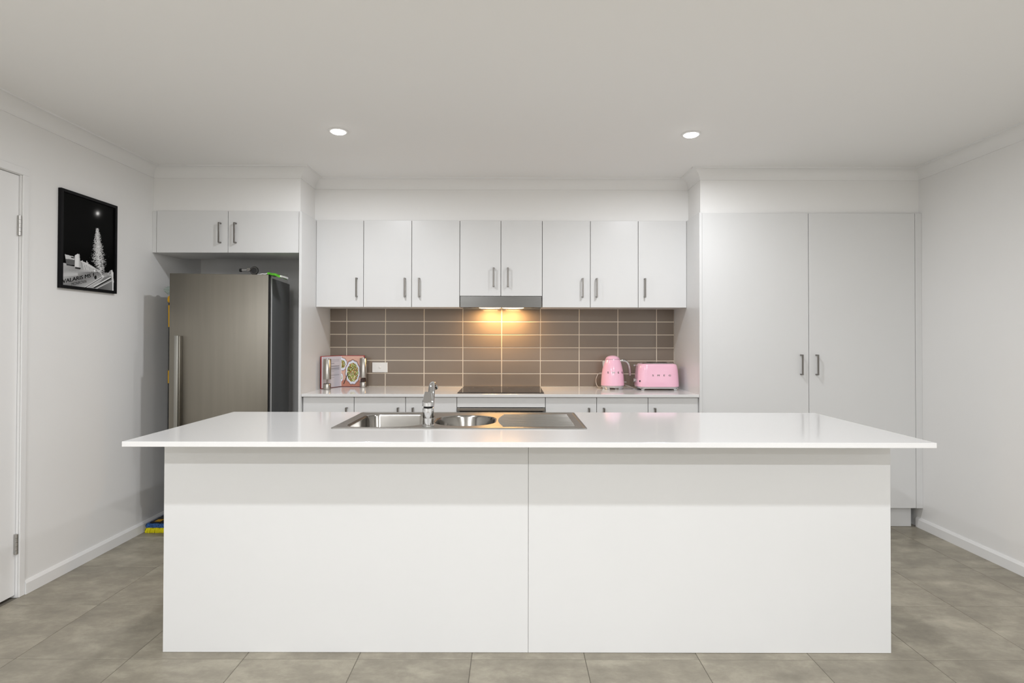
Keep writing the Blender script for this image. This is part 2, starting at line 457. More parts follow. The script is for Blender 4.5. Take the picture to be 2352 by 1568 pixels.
base(6, 7, 'single-door white base cabinet below the toaster', [0.9580])
t = thing('oven_cabinet', 'white oven housing with plain filler panel under the cooktop', 'cabinet', (-0.069, 4.1, 0))
ox0, ox1 = bx_[3], bx_[4]
oc = MB(); oc.box(ox0 + 0.0008, ox0 + 0.017, BF + 0.0205, TF - 0.002, 0.14, 0.8727).box(ox1 - 0.017, ox1 - 0.0008, BF + 0.0205, TF - 0.002, 0.14, 0.8727)
oc.box(ox0 + 0.017, ox1 - 0.017, BF + 0.0205, TF - 0.002, 0.806, 0.8727).box(ox0 + 0.017, ox1 - 0.017, BF + 0.0205, TF - 0.002, 0.14, 0.156)
oc.box(ox0 + 0.017, ox1 - 0.017, TF - 0.02, TF - 0.002, 0.156, 0.806)
part('body', oc, 'carcass', t)
part('panel', MB().box(ox0 + GAP, ox1 - GAP, BF, BF + 0.018, 0.8040, 0.8705, 0.0008, 1), 'laminate', t)
part('kickboard', MB().box(ox0 + 0.001, ox1 - 0.001, BF + 0.047, BF + 0.063, 0.0008, 0.139), 'laminate', t)
part('drawer_front', MB().box(ox0 + GAP, ox1 - GAP, BF, BF + 0.018, 0.142, 0.2055, 0.0008, 1), 'laminate', t)
t = thing('oven', 'built-in oven with stainless strip, below the cooktop', 'oven', (-0.069, 4.0, 0.208))
part('body', MB().box(ox0 + 0.020, ox1 - 0.020, BF + 0.004, 4.33, 0.210, 0.8020), 'plinth_dark', t)
part('control_panel', MB().box(ox0 + 0.003, ox1 - 0.003, BF - 0.016, BF + 0.003, 0.7815, 0.8000, 0.0015, 2), 'steel', t)
part('door', MB().box(ox0 + 0.003, ox1 - 0.003, BF - 0.016, BF + 0.003, 0.2100, 0.7740, 0.0015, 2), 'black_glass', t)
part('handle', MB().box(ox0 + 0.06, ox1 - 0.06, BF - 0.050, BF - 0.040, 0.700, 0.716, 0.003, 2).box(ox0 + 0.08, ox0 + 0.092, BF - 0.041, BF - 0.0155, 0.702, 0.714).box(ox1 - 0.092, ox1 - 0.08, BF - 0.041, BF - 0.0155, 0.702, 0.714), 'steel', t)

# back bench top and cooktop
solo('benchtop', MB().box(X_PL + 0.0008, X_PR - 0.0008, 3.788, TF - 0.0005, BT - BTH, BT, 0.0014, 2), 'stone',
     'long white stone benchtop along the tiled back wall', 'benchtop', (-0.07, 4.08, BT - BTH))
t = thing('cooktop', 'flat black glass cooktop on back bench under the rangehood', 'cooktop', (-0.0735, 4.1, BT))
part('glass_plate', MB().box(-0.3655, 0.2195, 3.8460, 4.3600, BT + 0.0004, BT + 0.0058, 0.0012, 2), 'black_glass', t)
for (cx, cy, r) in ((-0.21, 3.99, 0.09), (0.06, 3.99, 0.075), (-0.21, 4.22, 0.075), (0.06, 4.22, 0.09)):
    part('heating_zone', MB().lathe([(r - 0.0015, BT + 0.0059), (r, BT + 0.0059), (r, BT + 0.0061), (r - 0.0015, BT + 0.0061)], cx, cy, 40, ring=True), 'fridge_side', t)

# tall end panel beside the fridge
solo('end_panel', MB().box(-1.4165, X_PL, 3.779, 4.3755, 0.0008, 2.1085, 0.0006, 1), 'laminate',
     'tall white end panel between the fridge alcove and the bench', 'panel', (-1.408, 4.08, 0))
# overhead cabinet above the fridge
t = thing('overhead_cabinet', 'white two-door overhead cabinet above the fridge', 'cabinet', (-1.91, 3.95, 1.8336))
carcass(t, XL + 0.001, -1.4172, 3.8105, 4.1100, 1.8350, 2.1115)
part('filler_strip', MB().box(XL + 0.0008, -2.3745, 3.790, 3.808, 1.8336, 2.1118), 'laminate', t)
door(t, -2.3739, -1.8958, 1.8336, 2.1118, 3.790, -1.9455, 1.9645)
door(t, -1.8958, -1.4172, 1.8336, 2.1118, 3.790, -1.8430, 1.9640)

# pantry
PF = 3.794
t = thing('pantry_cabinet', 'tall white two-door pantry cupboard reaching the right wall', 'pantry', (2.0, 4.08, 0))
part('body', MB().box(1.2702, 2.7420, PF + 0.0205, 4.3755, 0.140, 2.1075), 'carcass', t)
part('side_panel', MB().box(X_PR, 1.2695, PF - 0.010, 4.3755, 0.0008, 2.1085, 0.0006, 1), 'laminate', t)
door(t, 1.2700, 1.9856, 0.1400, 2.1060, PF, 1.9315, 1.0935)
door(t, 1.9856, 2.6985, 0.1400, 2.1060, PF, 2.0345, 1.0930)
part('filler_strip', MB().box(2.6990, 2.7424, PF, PF + 0.018, 0.1400, 2.1060), 'laminate', t)
part('kickboard', MB().box(1.2702, 2.7050, 3.855, 3.871, 0.0008, 0.1390), 'laminate', t)

# ================================================================== ISLAND
IX0, IX1, IY0, IY1, IP = -1.4027, 1.5332, 2.0495, 2.8749, 2.3024
t = thing('kitchen_island', 'large plain white island bench base with one centre joint', 'island', (0.065, 2.58, 0))
zt = BT - BTH - 0.0006
hol = MB()
hol.box(IX0 + 0.018, IX1 - 0.018, IP + 0.0165, IP + 0.030, 0.0008, zt).box(IX0 + 0.018, IX1 - 0.018, 2.835, 2.850, 0.14, zt)
hol.box(IX0 + 0.018, IX1 - 0.018, IP + 0.030, 2.835, 0.14, 0.156)
part('body', hol, 'carcass', t)
part('panel', MB().box(IX0, 0.0685, IP, IP + 0.016, 0.0008, zt, 0.0007, 1), 'laminate', t)
part('panel', MB().box(0.0697, IX1, IP, IP + 0.016, 0.0008, zt, 0.0007, 1), 'laminate', t)
part('end_panel', MB().box(IX0, IX0 + 0.017, IP + 0.0162, 2.860, 0.0008, zt), 'laminate', t)
part('end_panel', MB().box(IX1 - 0.017, IX1, IP + 0.0162, 2.860, 0.0008, zt), 'laminate', t)

def slab_with_hole(x0, x1, y0, y1, z0, z1, hx0, hx1, hy0, hy1, bev):
    t = bmesh.new()
    def ring(a, b, c, d, z): return [t.verts.new(p) for p in ((a, c, z), (b, c, z), (b, d, z), (a, d, z))]
    oT, oB = ring(x0, x1, y0, y1, z1), ring(x0, x1, y0, y1, z0)
    iT, iB = ring(hx0, hx1, hy0, hy1, z1), ring(hx0, hx1, hy0, hy1, z0)
    for k in range(4):
        n = (k + 1) % 4
        t.faces.new((oT[k], oT[n], iT[n], iT[k])); t.faces.new((oB[n], oB[k], iB[k], iB[n]))
        t.faces.new((oB[k], oB[n], oT[n], oT[k])); t.faces.new((iT[k], iT[n], iB[n], iB[k]))
    bmesh.ops.recalc_face_normals(t, faces=t.faces)
    eds = [e for e in t.edges if all(v in oT + oB for v in e.verts)]
    bmesh.ops.bevel(t, geom=eds, offset=bev, segments=2, affect='EDGES', profile=0.5)
    m = MB(); m.merge(t); return m
SX0, SX1, SYF, SYB = -0.7450, 0.3130, 2.3400, 2.8440
solo('island_benchtop', slab_with_hole(IX0, IX1, IY0, IY1, BT - BTH, BT, SX0 + 0.02, SX1 - 0.02, SYF + 0.02, SYB - 0.02, 0.0014), 'stone',
     'glossy white stone benchtop on the island, holding the sink', 'benchtop', (0.065, 2.46, BT - BTH))

# ------------------------------------------------------------------ sink
t = thing('sink', 'stainless one and a half bowl sink with ribbed drainer', 'sink', (-0.216, 2.59, BT))
def outline(x0, x1, y0, y1, rads, n=10):       # corner radii: front-left, front-right, back-right, back-left
    pts = []
    for (cx, cy, r, a0) in ((x0 + rads[0], y0 + rads[0], rads[0], PI), (x1 - rads[1], y0 + rads[1], rads[1], 1.5 * PI),
                            (x1 - rads[2], y1 - rads[2], rads[2], 0), (x0 + rads[3], y1 - rads[3], rads[3], 0.5 * PI)):
        for k in range(n + 1):
            a = a0 + (PI / 2) * k / n; pts.append((cx + r * math.cos(a), cy + r * math.sin(a)))
    return pts
bowl_a = outline(-0.692, -0.372, 2.388, 2.768, (0.055, 0.150, 0.075, 0.055))
bowl_b = outline(-0.336, -0.078, 2.418, 2.735, (0.120, 0.120, 0.120, 0.120))
rim_o = outline(SX0, SX1, SYF, SYB, (0.014,) * 4, 4)
rim_i = outline(SX0 + 0.012, SX1 - 0.012, SYF + 0.012, SYB - 0.012, (0.012,) * 4, 4)
ZD = BT + 0.0022
def shrink(o, f, dz=0):
    cx = sum(p[0] for p in o) / len(o); cy = sum(p[1] for p in o) / len(o)
    return [(cx + (p[0] - cx) * f, cy + (p[1] - cy) * f) for p in o]
def grow(o, d):
    n = len(o); out = []
    for i in range(n):
        a = Vector(o[i - 1]); b = Vector(o[(i + 1) % n]); v = (b - a)
        if v.length < 1e-9: out.append(o[i]); continue
        v.normalize(); out.append((o[i][0] + v.y * d, o[i][1] - v.x * d))
    return out
deck = MB()
lipA, lipB = grow(bowl_a, 0.010), grow(bowl_b, 0.010)
allp, edges, base_i = [], [], 0
for o in (rim_i, lipA, lipB):
    allp += [Vector(p) for p in o]
    edges += [(base_i + k, base_i + (k + 1) % len(o)) for k in range(len(o))]; base_i += len(o)
vs, es, fs, _, _, _ = delaunay_2d_cdt(allp, edges, [], 1, 1e-6)
def inside(p, poly):
    c = False; n = len(poly)
    for i in range(n):
        a, b = poly[i], poly[i - 1]
        if (a[1] > p[1]) != (b[1] > p[1]) and p[0] < (b[0] - a[0]) * (p[1] - a[1]) / (b[1] - a[1]) + a[0]: c = not c
    return c
tb = bmesh.new(); tv = [tb.verts.new((v.x, v.y, ZD)) for v in vs]
for f in fs:
    c = sum((vs[i] for i in f), Vector((0, 0))) / len(f)
    if inside(c, lipA) or inside(c, lipB): continue
    tb.faces.new([tv[i] for i in f])
bmesh.ops.recalc_face_normals(tb, faces=tb.faces)
for f in tb.faces:
    if f.normal.z < 0: f.normal_flip()
deck.merge(tb)
deck.loft([[(x, y, BT + 0.0004) for x, y in rim_o], [(x, y, BT + 0.0032) for x, y in rim_o],
           [(x, y, BT + 0.0046) for x, y in grow(rim_o, -0.004)], [(x, y, BT + 0.0042) for x, y in grow(rim_o, -0.008)],
           [(x, y, ZD) for x, y in rim_i]], False, False)
part('deck', deck, 'sink_steel', t, True)
def bowl(o, lip, depth, nm):
    R = [[(x, y, ZD) for x, y in lip], [(x, y, ZD - 0.0022) for x, y in grow(o, 0.003)], [(x, y, ZD - 0.009) for x, y in o]]
    R.append([(x, y, ZD - depth + 0.03) for x, y in shrink(o, 0.993)])
    R.append([(x, y, ZD - depth + 0.008) for x, y in shrink(o, 0.95)])
    R.append([(x, y, ZD - depth) for x, y in shrink(o, 0.86)])
    R.append([(x, y, ZD - depth - 0.002) for x, y in shrink(o, 0.2)])
    b = part(nm, MB().loft(R, False, True), 'bowl_steel', t, True)
    cx = sum(p[0] for p in o) / len(o); cy = sum(p[1] for p in o) / len(o)
    part('waste', MB().lathe([(0.038, -depth + 0.0005), (0.040, -depth + 0.004), (0.030, -depth + 0.003), (0.028, -depth - 0.004), (0.001, -depth - 0.004)], cx, cy, 24, cz=ZD), 'chrome', b, True)
bowl(bowl_a, lipA, 0.170, 'bowl'); bowl(bowl_b, lipB, 0.130, 'bowl')
for k in range(11):
    y = 2.408 + 0.0345 * k
    e = 0.022 * math.sin(PI * k / 10)
    x0, x1 = -0.050 + (0.012 - e), 0.268 - 0.010 * (k % 2 == 9)
    pts = [(y - 0.008, ZD + 0.0002), (y + 0.008, ZD + 0.0002), (y + 0.0045, ZD + 0.0035), (y, ZD + 0.0045), (y - 0.0045, ZD + 0.0035)]
    part('drainer_rib', MB().prism(pts, 'x', x0, x1, 0.0004), 'sink_steel', t, True)

# ------------------------------------------------------------------ tap (its back to the camera)
tx, ty = -0.3525, 2.4110
t = thing('mixer_tap', 'chrome mixer tap standing between the sink bowls', 'tap', (tx, ty, ZD))
part('body', MB().lathe([(0.0268, 0.0003), (0.0268, 0.004), (0.0232, 0.007), (0.0232, 0.034), (0.0228, 0.0345), (0.0228, 0.0352), (0.0232, 0.036), (0.0238, 0.070), (0.0228, 0.076), (0.018, 0.0795), (0.001, 0.0800)], tx, ty, 32, cz=ZD), 'chrome', t, True)
part('collar', MB().lathe([(0.0200, 0.0802), (0.0200, 0.0835), (0.001, 0.0835)], tx, ty, 28, cz=ZD), 'black_plastic', t, True)
# lever cap: round at the base, a flat tongue rising away from the camera
rings = []
for k in range(25):
    u = k / 24
    yy = ty - 0.0232 + 0.082 * u
    w_ = 0.0232 * (1 - 0.36 * u ** 1.3)
    if u < 0.28: w_ = max(0.003, 0.0230 * math.sqrt(max(0.0, 1 - (1 - u / 0.28) ** 2)))
    zl = ZD + 0.0842 + 0.040 * max(0, u - 0.45); zh = ZD + 0.0985 + 0.040 * u
    c_ = min(0.0025, (zh - zl) * 0.3, w_ * 0.4); ox = -0.010 * u
    rings.append([(tx - w_ + ox, yy, zl), (tx + w_ + ox, yy, zl), (tx + w_ + ox, yy, zh - c_), (tx + w_ - c_ + ox, yy, zh), (tx - w_ + c_ + ox, yy, zh), (tx - w_ + ox, yy, zh - c_)])
part('lever', MB().loft(rings), 'chrome', t, True)
sp = smooth_path([(tx + 0.004, ty + 0.008, ZD + 0.055), (tx + 0.005, ty + 0.035, ZD + 0.088), (tx + 0.003, ty + 0.075, ZD + 0.132), (tx - 0.001, ty + 0.118, ZD + 0.160),
                  (tx + 0.001, ty + 0.158, ZD + 0.163), (tx + 0.006, ty + 0.188, ZD + 0.146)], 6)
part('spout', MB().tube(sp, [0.0165 - 0.0045 * k / (len(sp) - 1) for k in range(len(sp))], 20), 'chrome', t, True)

# ================================================================== FRIDGE (turned a few degrees)
FA = math.radians(7.0); FW, FH = 0.602, 1.676
fx, fy = -1.5816 - FW * math.cos(FA), 3.690 - FW * math.sin(FA)      # front left corner on the floor
t = thing('fridge', 'stainless single-door fridge turned slightly in the white alcove', 'fridge', (0, 0, 0))
part('body', MB().box(0.004, FW - 0.006, 0.0975, 0.545, 0.03, FH - 0.012, 0.003, 2), 'fridge_side', t, True)
d = part('door', MB().box(0, FW, 0, 0.006, 0.06, FH, 0.002, 3), 'fridge_steel', t, True)
part('door_liner', MB().box(0.002, FW - 0.002, 0.0063, 0.070, 0.063, FH - 0.002, 0.0015, 2), 'black_gloss', t, True)
part('gasket', MB().box(0.005, FW - 0.0040, 0.0705, 0.0970, 0.07, FH - 0.008), 'trim_paint', t)
hb_ = part('handle', MB().box(0.050, 0.073, -0.047, -0.034, 0.62, 1.279, 0.002, 2), 'handle_steel', d, True)
part('handle_mount', MB().box(0.058, 0.080, -0.0335, -0.0005, 0.622, 1.277, 0.002, 2), 'fridge_steel', hb_, True)
ft = MB().lathe([(0.018, 0.0008), (0.018, 0.03), (0.001, 0.03)], 0, 0, 16).mesh('foot', smooth=True); ft.materials.append(MATS['black_plastic'])
for (a, b) in ((0.05, 0.11), (FW - 0.05, 0.11), (0.05, 0.49), (FW - 0.05, 0.49)): inst('foot', ft, t, (a, b, 0))
t.location = (fx, fy, 0); t.rotation_euler = (0, 0, FA)
FR = Matrix.Translation((fx, fy, 0)) @ Matrix.Rotation(FA, 4, 'Z')
def on_fridge(lx_, ly_, lz=FH - 0.012): return tuple(FR @ Vector((lx_, ly_, lz)))

# suction mount lying on the fridge
p = on_fridge(0.503, 0.035, FH)
t = thing('suction_mount', 'small black suction mount with chrome arm on top of the fridge', 'mount', p)
zb = p[2] + 0.0285
part('cup', MB().lathe([(0.0275, 0.0), (0.0285, 0.004), (0.026, 0.010), (0.016, 0.022), (0.009, 0.030)], p[0], p[1], 28, 'y', zb), 'black_gloss', t, True)
part('cup_ring', MB().lathe([(0.0195, -0.0008), (0.0225, -0.0008), (0.0225, -0.003), (0.0195, -0.003)], p[0], p[1], 28, 'y', zb, ring=True), 'hood_steel', t, True)
part('joint', MB().lathe([(0.004, -0.012), (0.012, -0.012), (0.013, -0.009), (0.013, -0.003), (0.001, -0.003)], p[0] - 0.033, p[1], 20, 'y', zb + 0.006), 'nickel', t, True)
part('arm', MB().tube([(p[0] - 0.045, p[1] - 0.006, zb + 0.003), (p[0] - 0.080, p[1] - 0.006, zb + 0.002)], 0.0045, 10), 'chrome', t, True)
part('bracket', MB().tube([(p[0] - 0.022, p[1] - 0.002, zb + 0.004), (p[0] - 0.045, p[1] - 0.002, zb + 0.004)], 0.007, 10), 'black_plastic', t, True)
part('knob', MB().lathe([(0.001, 0), (0.009, 0.001), (0.011, 0.006), (0.011, 0.013), (0.001, 0.014)], p[0] - 0.094, p[1] - 0.006, 16, 'x', zb + 0.002), 'black_plastic', t, True)
# flat packet lying over the fridge edge
p = on_fridge(0.580, 0.095, FH - 0.004)
t = thing('packet', 'thin white and bright green packet lying on the fridge corner', 'packet', p)
def sheet(x0, x1, y0, y1, z, sag, thick):
    t_ = bmesh.new(); nx, ny = 10, 5
    top = [[t_.verts.new((x0 + (x1 - x0) * i / nx, y0 + (y1 - y0) * j / ny, z + 0.006 + 0.002 * math.sin(i * 1.3 + j) - sag * (i / nx) ** 2)) for i in range(nx + 1)] for j in range(ny + 1)]
    bot = [[t_.verts.new((v.co.x, v.co.y, v.co.z - thick)) for v in r] for r in top]
    for j in range(ny):
        for i in range(nx):
            t_.faces.new((top[j][i], top[j][i + 1], top[j + 1][i + 1], top[j + 1][i])); t_.faces.new((bot[j][i], bot[j + 1][i], bot[j + 1][i + 1], bot[j][i + 1]))
    for j in range(ny):
        t_.faces.new((top[j][0], top[j + 1][0], bot[j + 1][0], bot[j][0])); t_.faces.new((top[j][nx], bot[j][nx], bot[j + 1][nx], top[j + 1][nx]))
    for i in range(nx):
        t_.faces.new((top[0][i], bot[0][i], bot[0][i + 1], top[0][i + 1])); t_.faces.new((top[ny][i], top[ny][i + 1], bot[ny][i + 1], bot[ny][i]))
    m = MB(); m.merge(t_); return m
part('white_half', sheet(p[0] - 0.070, p[0] + 0.012, p[1] - 0.06, p[1] + 0.05, p[2] + 0.006, -0.006, 0.006), 'white_plastic', t, True)
part('green_half', sheet(p[0] + 0.013, p[0] + 0.095, p[1] - 0.06, p[1] + 0.06, p[2] + 0.016, 0.020, 0.014), 'green_pack', t, True)
part('packet_end', sheet(p[0] + 0.095, p[0] + 0.104, p[1] - 0.058, p[1] + 0.058, p[2] - 0.003, 0.002, 0.010), 'white_plastic', t, True)

# socket plate on the alcove wall behind the fridge
t = thing('wall_socket', 'grey-white socket plate on the alcove wall behind the fridge', 'socket', (-1.79, YB, 1.72))
part('plate', MB().box(-1.848, -1.732, YB - 0.009, YB - 0.0003, 1.688, 1.762, 0.002, 2), 'white_plastic', t)
for s in (-0.028, 0.028): part('rocker', MB().box(-1.79 + s - 0.006, -1.79 + s + 0.006, YB - 0.012, YB - 0.0092, 1.740, 1.752, 0.001, 1), 'white_plastic', t)

# mop standing between the wall and the fridge
t = thing('mop', 'yellow and blue fringed mop with black pole between wall and fridge', 'mop', (-2.29, 3.80, 0))
def fringe(x0, x1, y0, y1, z0, z1, n, seed, out):
    rnd = random.Random(seed); m = MB(); per = 2 * (x1 - x0) + 2 * (y1 - y0)
    bm_ = m.bm
    for k in range(n):
        s = per * (k + rnd.random()) / n
        if s < x1 - x0: bx, by, dx, dy = x0 + s, y0, 0, -1
        elif s < x1 - x0 + y1 - y0: bx, by, dx, dy = x1, y0 + s - (x1 - x0), 1, 0
        elif s < 2 * (x1 - x0) + y1 - y0: bx, by, dx, dy = x1 - (s - (x1 - x0) - (y1 - y0)), y1, 0, 1
        else: bx, by, dx, dy = x0, y1 - (s - 2 * (x1 - x0) - (y1 - y0)), -1, 0
        zt_ = z0 + (z1 - z0) * (0.55 + 0.45 * rnd.random()); L = out * (0.6 + 0.5 * rnd.random()); wv = 0.0035 + 0.002 * rnd.random()
        px, py = -dy, dx; j = (rnd.random() - 0.5) * 0.01
        q = []
        for (a, z, ww) in ((-0.010, zt_, 1), (L * 0.5, zt_ + 0.002, 1.1), (L, z0 + (zt_ - z0) * 0.55, 1), (L * 1.02, z0, 0.6)):
            for sgn in (-1, 1): q.append(bm_.verts.new((bx + dx * a + px * (sgn * wv * ww + j * a / out), by + dy * a + py * (sgn * wv * ww + j * a / out), z)))
        for a in (0, 2, 4): bm_.faces.new((q[a], q[a + 1], q[a + 3], q[a + 2]))
    m.box(x0 - 0.004, x1 + 0.004, y0 - 0.004, y1 + 0.004, z0, z0 + (z1 - z0) * 0.7)
    return m
part('yellow_fringe', fringe(-2.368, -2.252, 3.712, 3.940, 0.001, 0.032, 420, 3, 0.018), 'yellow_fibre', t)['kind'] = 'stuff'
part('blue_fringe', fringe(-2.364, -2.256, 3.716, 3.936, 0.033, 0.055, 420, 4, 0.016), 'blue_fibre', t)['kind'] = 'stuff'
part('plate', MB().prism([(-2.358, 3.722), (-2.262, 3.722), (-2.262, 3.930), (-2.358, 3.930)], 'z', 0.052, 0.062, 0.002), 'black_plastic', t)
part('plate_badge', MB().box(-2.335, -2.295, 3.735, 3.775, 0.0622, 0.064, 0.0005, 1), 'yellow_plastic', t)
part('socket_joint', MB().tube([(-2.308, 3.84, 0.06), (-2.300, 3.83, 0.13)], [0.02, 0.014], 14), 'black_plastic', t, True)
pb, pt_ = Vector((-2.300, 3.830, 0.13)), Vector((-2.267, 3.775, 1.530))
def along(a): return tuple(pb + (pt_ - pb) * a)
part('pole', MB().tube([along(0), along(0.62)], 0.0115, 14), 'black_plastic', t, True)
part('pole_band', MB().tube([along(0.595), along(0.655)], 0.0125, 14), 'yellow_plastic', t, True)
part('upper_pole', MB().tube([along(0.655), along(0.862)], 0.0105, 14), 'black_plastic', t, True)
part('grip', MB().tube([along(0.862), along(0.965)], [0.0125, 0.0135], 16), 'yellow_plastic', t, True)
part('grip_ring', MB().tube([along(0.965), along(0.978)], 0.0115, 14), 'black_plastic', t, True)
part('grip_end', MB().tube([along(a) for a in (0.976, 0.980, 0.990, 1.0, 1.008, 1.012)], [0.010, 0.0165, 0.0185, 0.0175, 0.012, 0.002], 18), 'yellow_plastic', t, True)
# thin plastic bag caught above the mop grip
rnd = random.Random(5); rings = []
bc = (-2.288, 3.810)
for k in range(8):
    z = 1.556 + 0.050 * k / 7; r = 0.035 * math.sin(PI * (0.18 + 0.75 * k / 7))
    rings.append([(bc[0] + (r * (0.75 + 0.5 * rnd.random())) * math.cos(2 * PI * q / 14) - 0.01 * k / 7, bc[1] + (r * (0.75 + 0.5 * rnd.random())) * math.sin(2 * PI * q / 14), z + 0.006 * rnd.random()) for q in range(14)])
solo('plastic_bag', MB().loft(rings), 'bag_film', 'crumpled clear greenish plastic bag tucked beside the fridge', 'bag', (bc[0], bc[1], 1.556))

# ================================================================== FRAMED PICTURE on the left wall
PY0, PY1, PZ0, PZ1 = 3.0000, 3.4280, 1.5290, 2.0590
XFR = -2.3825
t = thing('framed_picture', 'black framed photo of a boat at night on the left wall', 'picture', (XL, (PY0 + PY1) / 2, PZ0))
fwid = 0.0165
fr = MB()
fr.box(XL + 0.0005, XFR, PY0, PY0 + fwid, PZ0, PZ1, 0.0006, 1).box(XL + 0.0005, XFR, PY1 - fwid, PY1, PZ0, PZ1, 0.0006, 1)
fr.box(XL + 0.0005, XFR, PY0 + fwid, PY1 - fwid, PZ0, PZ0 + fwid, 0.0006, 1).box(XL + 0.0005, XFR, PY0 + fwid, PY1 - fwid, PZ1 - fwid, PZ1, 0.0006, 1)
part('frame', fr, 'frame_black', t)
iy0, iy1, iz0, iz1 = PY0 + fwid, PY1 - fwid, PZ0 + fwid, PZ1 - fwid
XPR = -2.3900
# the print is described in its own 653 x 1195 units through the corners it has
QC = [(186, 1360), (838, 1432), (858, 365), (205, 165)]            # BL, BR, TR, TL
def homog(src, dst):
    import numpy as np
    A = []; B = []
    for (x, y), (u, v) in zip(src, dst):
        A.append([x, y, 1, 0, 0, 0, -u * x, -u * y]); B.append(u)
        A.append([0, 0, 0, x, y, 1, -v * x, -v * y]); B.append(v)
    h = np.linalg.solve(np.array(A, float), np.array(B, float)); return h
HM = homog([(0, 0), (1, 0), (1, 1), (0, 1)], QC); HI = homog(QC, [(0, 0), (1, 0), (1, 1), (0, 1)])
def hap(h, x, y):
    d_ = h[6] * x + h[7] * y + 1
    return (h[0] * x + h[1] * y + h[2]) / d_, (h[3] * x + h[4] * y + h[5]) / d_
def seg_d(p, a, b):
    ax, ay = a; bx2, by2 = b; dx, dy = bx2 - ax, by2 - ay
    k = max(0, min(1, ((p[0] - ax) * dx + (p[1] - ay) * dy) / (dx * dx + dy * dy)))
    return math.hypot(p[0] - ax - k * dx, p[1] - ay - k * dy)
rn = random.Random(11)
def hash2(a, b):
    v = math.sin(a * 127.1 + b * 311.7) * 43758.5453; return v - math.floor(v)
hull = [(180, 1080), (240, 1085), (250, 1112), (340, 1122), (430, 1050), (520, 1085), (600, 1135), (665, 1170), (715, 1190), (770, 1200), (800, 1165), (830, 1180), (836, 1440), (180, 1440)]
def art(px, py):
    v = 0.0015
    dm = math.hypot((px - 643) / 0.9, py - 437)                    # moon and halo
    v += 0.95 / (1 + (dm / 20) ** 4) + 0.10 * math.exp(-(dm / 42) ** 2)
    if 628 < py < 1185:                                            # moonlight on the water
        f = (py - 628) / 557; cx = 635 + 20 * f; hw = 22 + 95 * min(1, f * 1.25) ** 0.9
        if f > 0.72: hw = 117 - 60 * (f - 0.72) / 0.28; cx += 25 * (f - 0.72) / 0.28
        j = int(py / 6.5); w2 = 7 + 11 * hash2(j, 3) * (0.4 + f)
        n = hash2(int((px + 40 * hash2(j, 9)) / w2), j); n2 = hash2(int(px / 6), j + 77)
        e = abs(px - cx) / hw
        dens = (1.05 - 0.55 * f) * max(0, 1 - e ** 1.8) + 0.10 * (f > 0.25) * max(0, 1.5 - e)
        if n * 0.7 + n2 * 0.3 < dens: v = max(v, (0.40 + 0.45 * n2) * (1.15 - 0.7 * min(1, e)))
    q = (px, py)
    if inside(q, hull):
        v = 0.46 + 0.10 * math.sin(px * 0.012 + py * 0.006) + 0.05 * (hash2(int(px / 14), int(py / 10)) - 0.5)
        if py > 1190: v = 0.36 + 0.12 * math.sin(px * 0.010 + py * 0.02)
        if inside(q, [(195, 1215), (385, 1205), (388, 1240), (200, 1255)]): v = 0.55
        if seg_d(q, (430, 1050), (660, 1190)) < 10: v = 0.70
        if seg_d(q, (660, 1175), (705, 1250)) < 12 or seg_d(q, (705, 1250), (480, 1395)) < 12: v = 0.75
        if seg_d(q, (690, 1262), (470, 1400)) < 4: v = 0.02
        if inside(q, [(715, 1262), (800, 1225), (815, 1300), (770, 1420), (585, 1400)]): v = 0.25
        if seg_d(q, (590, 1393), (800, 1275)) < 8: v = 0.015
        if seg_d(q, (590, 1378), (795, 1260)) < 7: v = 0.8
        if seg_d(q, (605, 1410), (815, 1300)) < 5: v = 0.65
        if inside(q, [(640, 1400), (815, 1320), (815, 1440), (640, 1440)]): v = 0.10 + 0.14 * ((px - 640) / 175)
        if math.hypot(px - 608, (py - 1260) * 0.6) < 15: v = 0.015
        if math.hypot(px - 600, py - 1180) < 16: v = 0.9
        if math.hypot(px - 790, py - 1215) < 26: v = 0.45 + 0.3 * (hash2(int(px / 6), int(py / 6)) > 0.5)
        if 560 < px < 800 and 1150 < py < 1235 and hash2(int(px / 7), int(py / 6)) > 0.72: v = 0.1
    if inside(q, [(228, 970), (345, 1000), (350, 1110), (245, 1100)]): v = 0.62 if py < 1040 - (345 - px) * 0.12 else 0.13
    if inside(q, [(305, 1003), (345, 1008), (345, 1024), (305, 1018)]): v = 0.02
    if inside(q, [(350, 985), (385, 962), (410, 965), (426, 1150), (350, 1140)]): v = 0.80 - 0.25 * (px > 400)
    if inside(q, [(350, 1128), (424, 1140), (420, 1160), (355, 1152)]): v = 0.03
    for a, b in (((445, 1050), (470, 1160)), ((470, 1070), (500, 1160)), ((500, 1055), (518, 1165)), ((440, 1065), (520, 1110)), ((455, 1110), (515, 1075))):
        if seg_d(q, a, b) < 4.5: v = 0.72
    if seg_d(q, (815, 1170), (833, 1320)) < 7 or seg_d(q, (828, 1200), (826, 1430)) < 7: v = 0.82
    return v
def raster(name, nu, nv, fn, pos, m, parent):
    verts = []; cols = []
    for j in range(nv + 1):
        for i in range(nu + 1):
            u, v = i / nu, j / nv
            verts.append(Vector(pos(u, v)) - ORI[parent]); c = fn(u, v); cols.append((*c, 1) if isinstance(c, tuple) else (c, c, c, 1))
    faces = [(j * (nu + 1) + i, j * (nu + 1) + i + 1, (j + 1) * (nu + 1) + i + 1, (j + 1) * (nu + 1) + i) for j in range(nv) for i in range(nu)]
    me = bpy.data.meshes.new(name); me.from_pydata(verts, [], faces)
    at = me.color_attributes.new('print', 'FLOAT_COLOR', 'POINT')
    for k, c in enumerate(cols): at.data[k].color = c
    return link(name, me, m, parent)
def art_uv(u, v):
    x, y = hap(HM, u, v); return art(x, y)
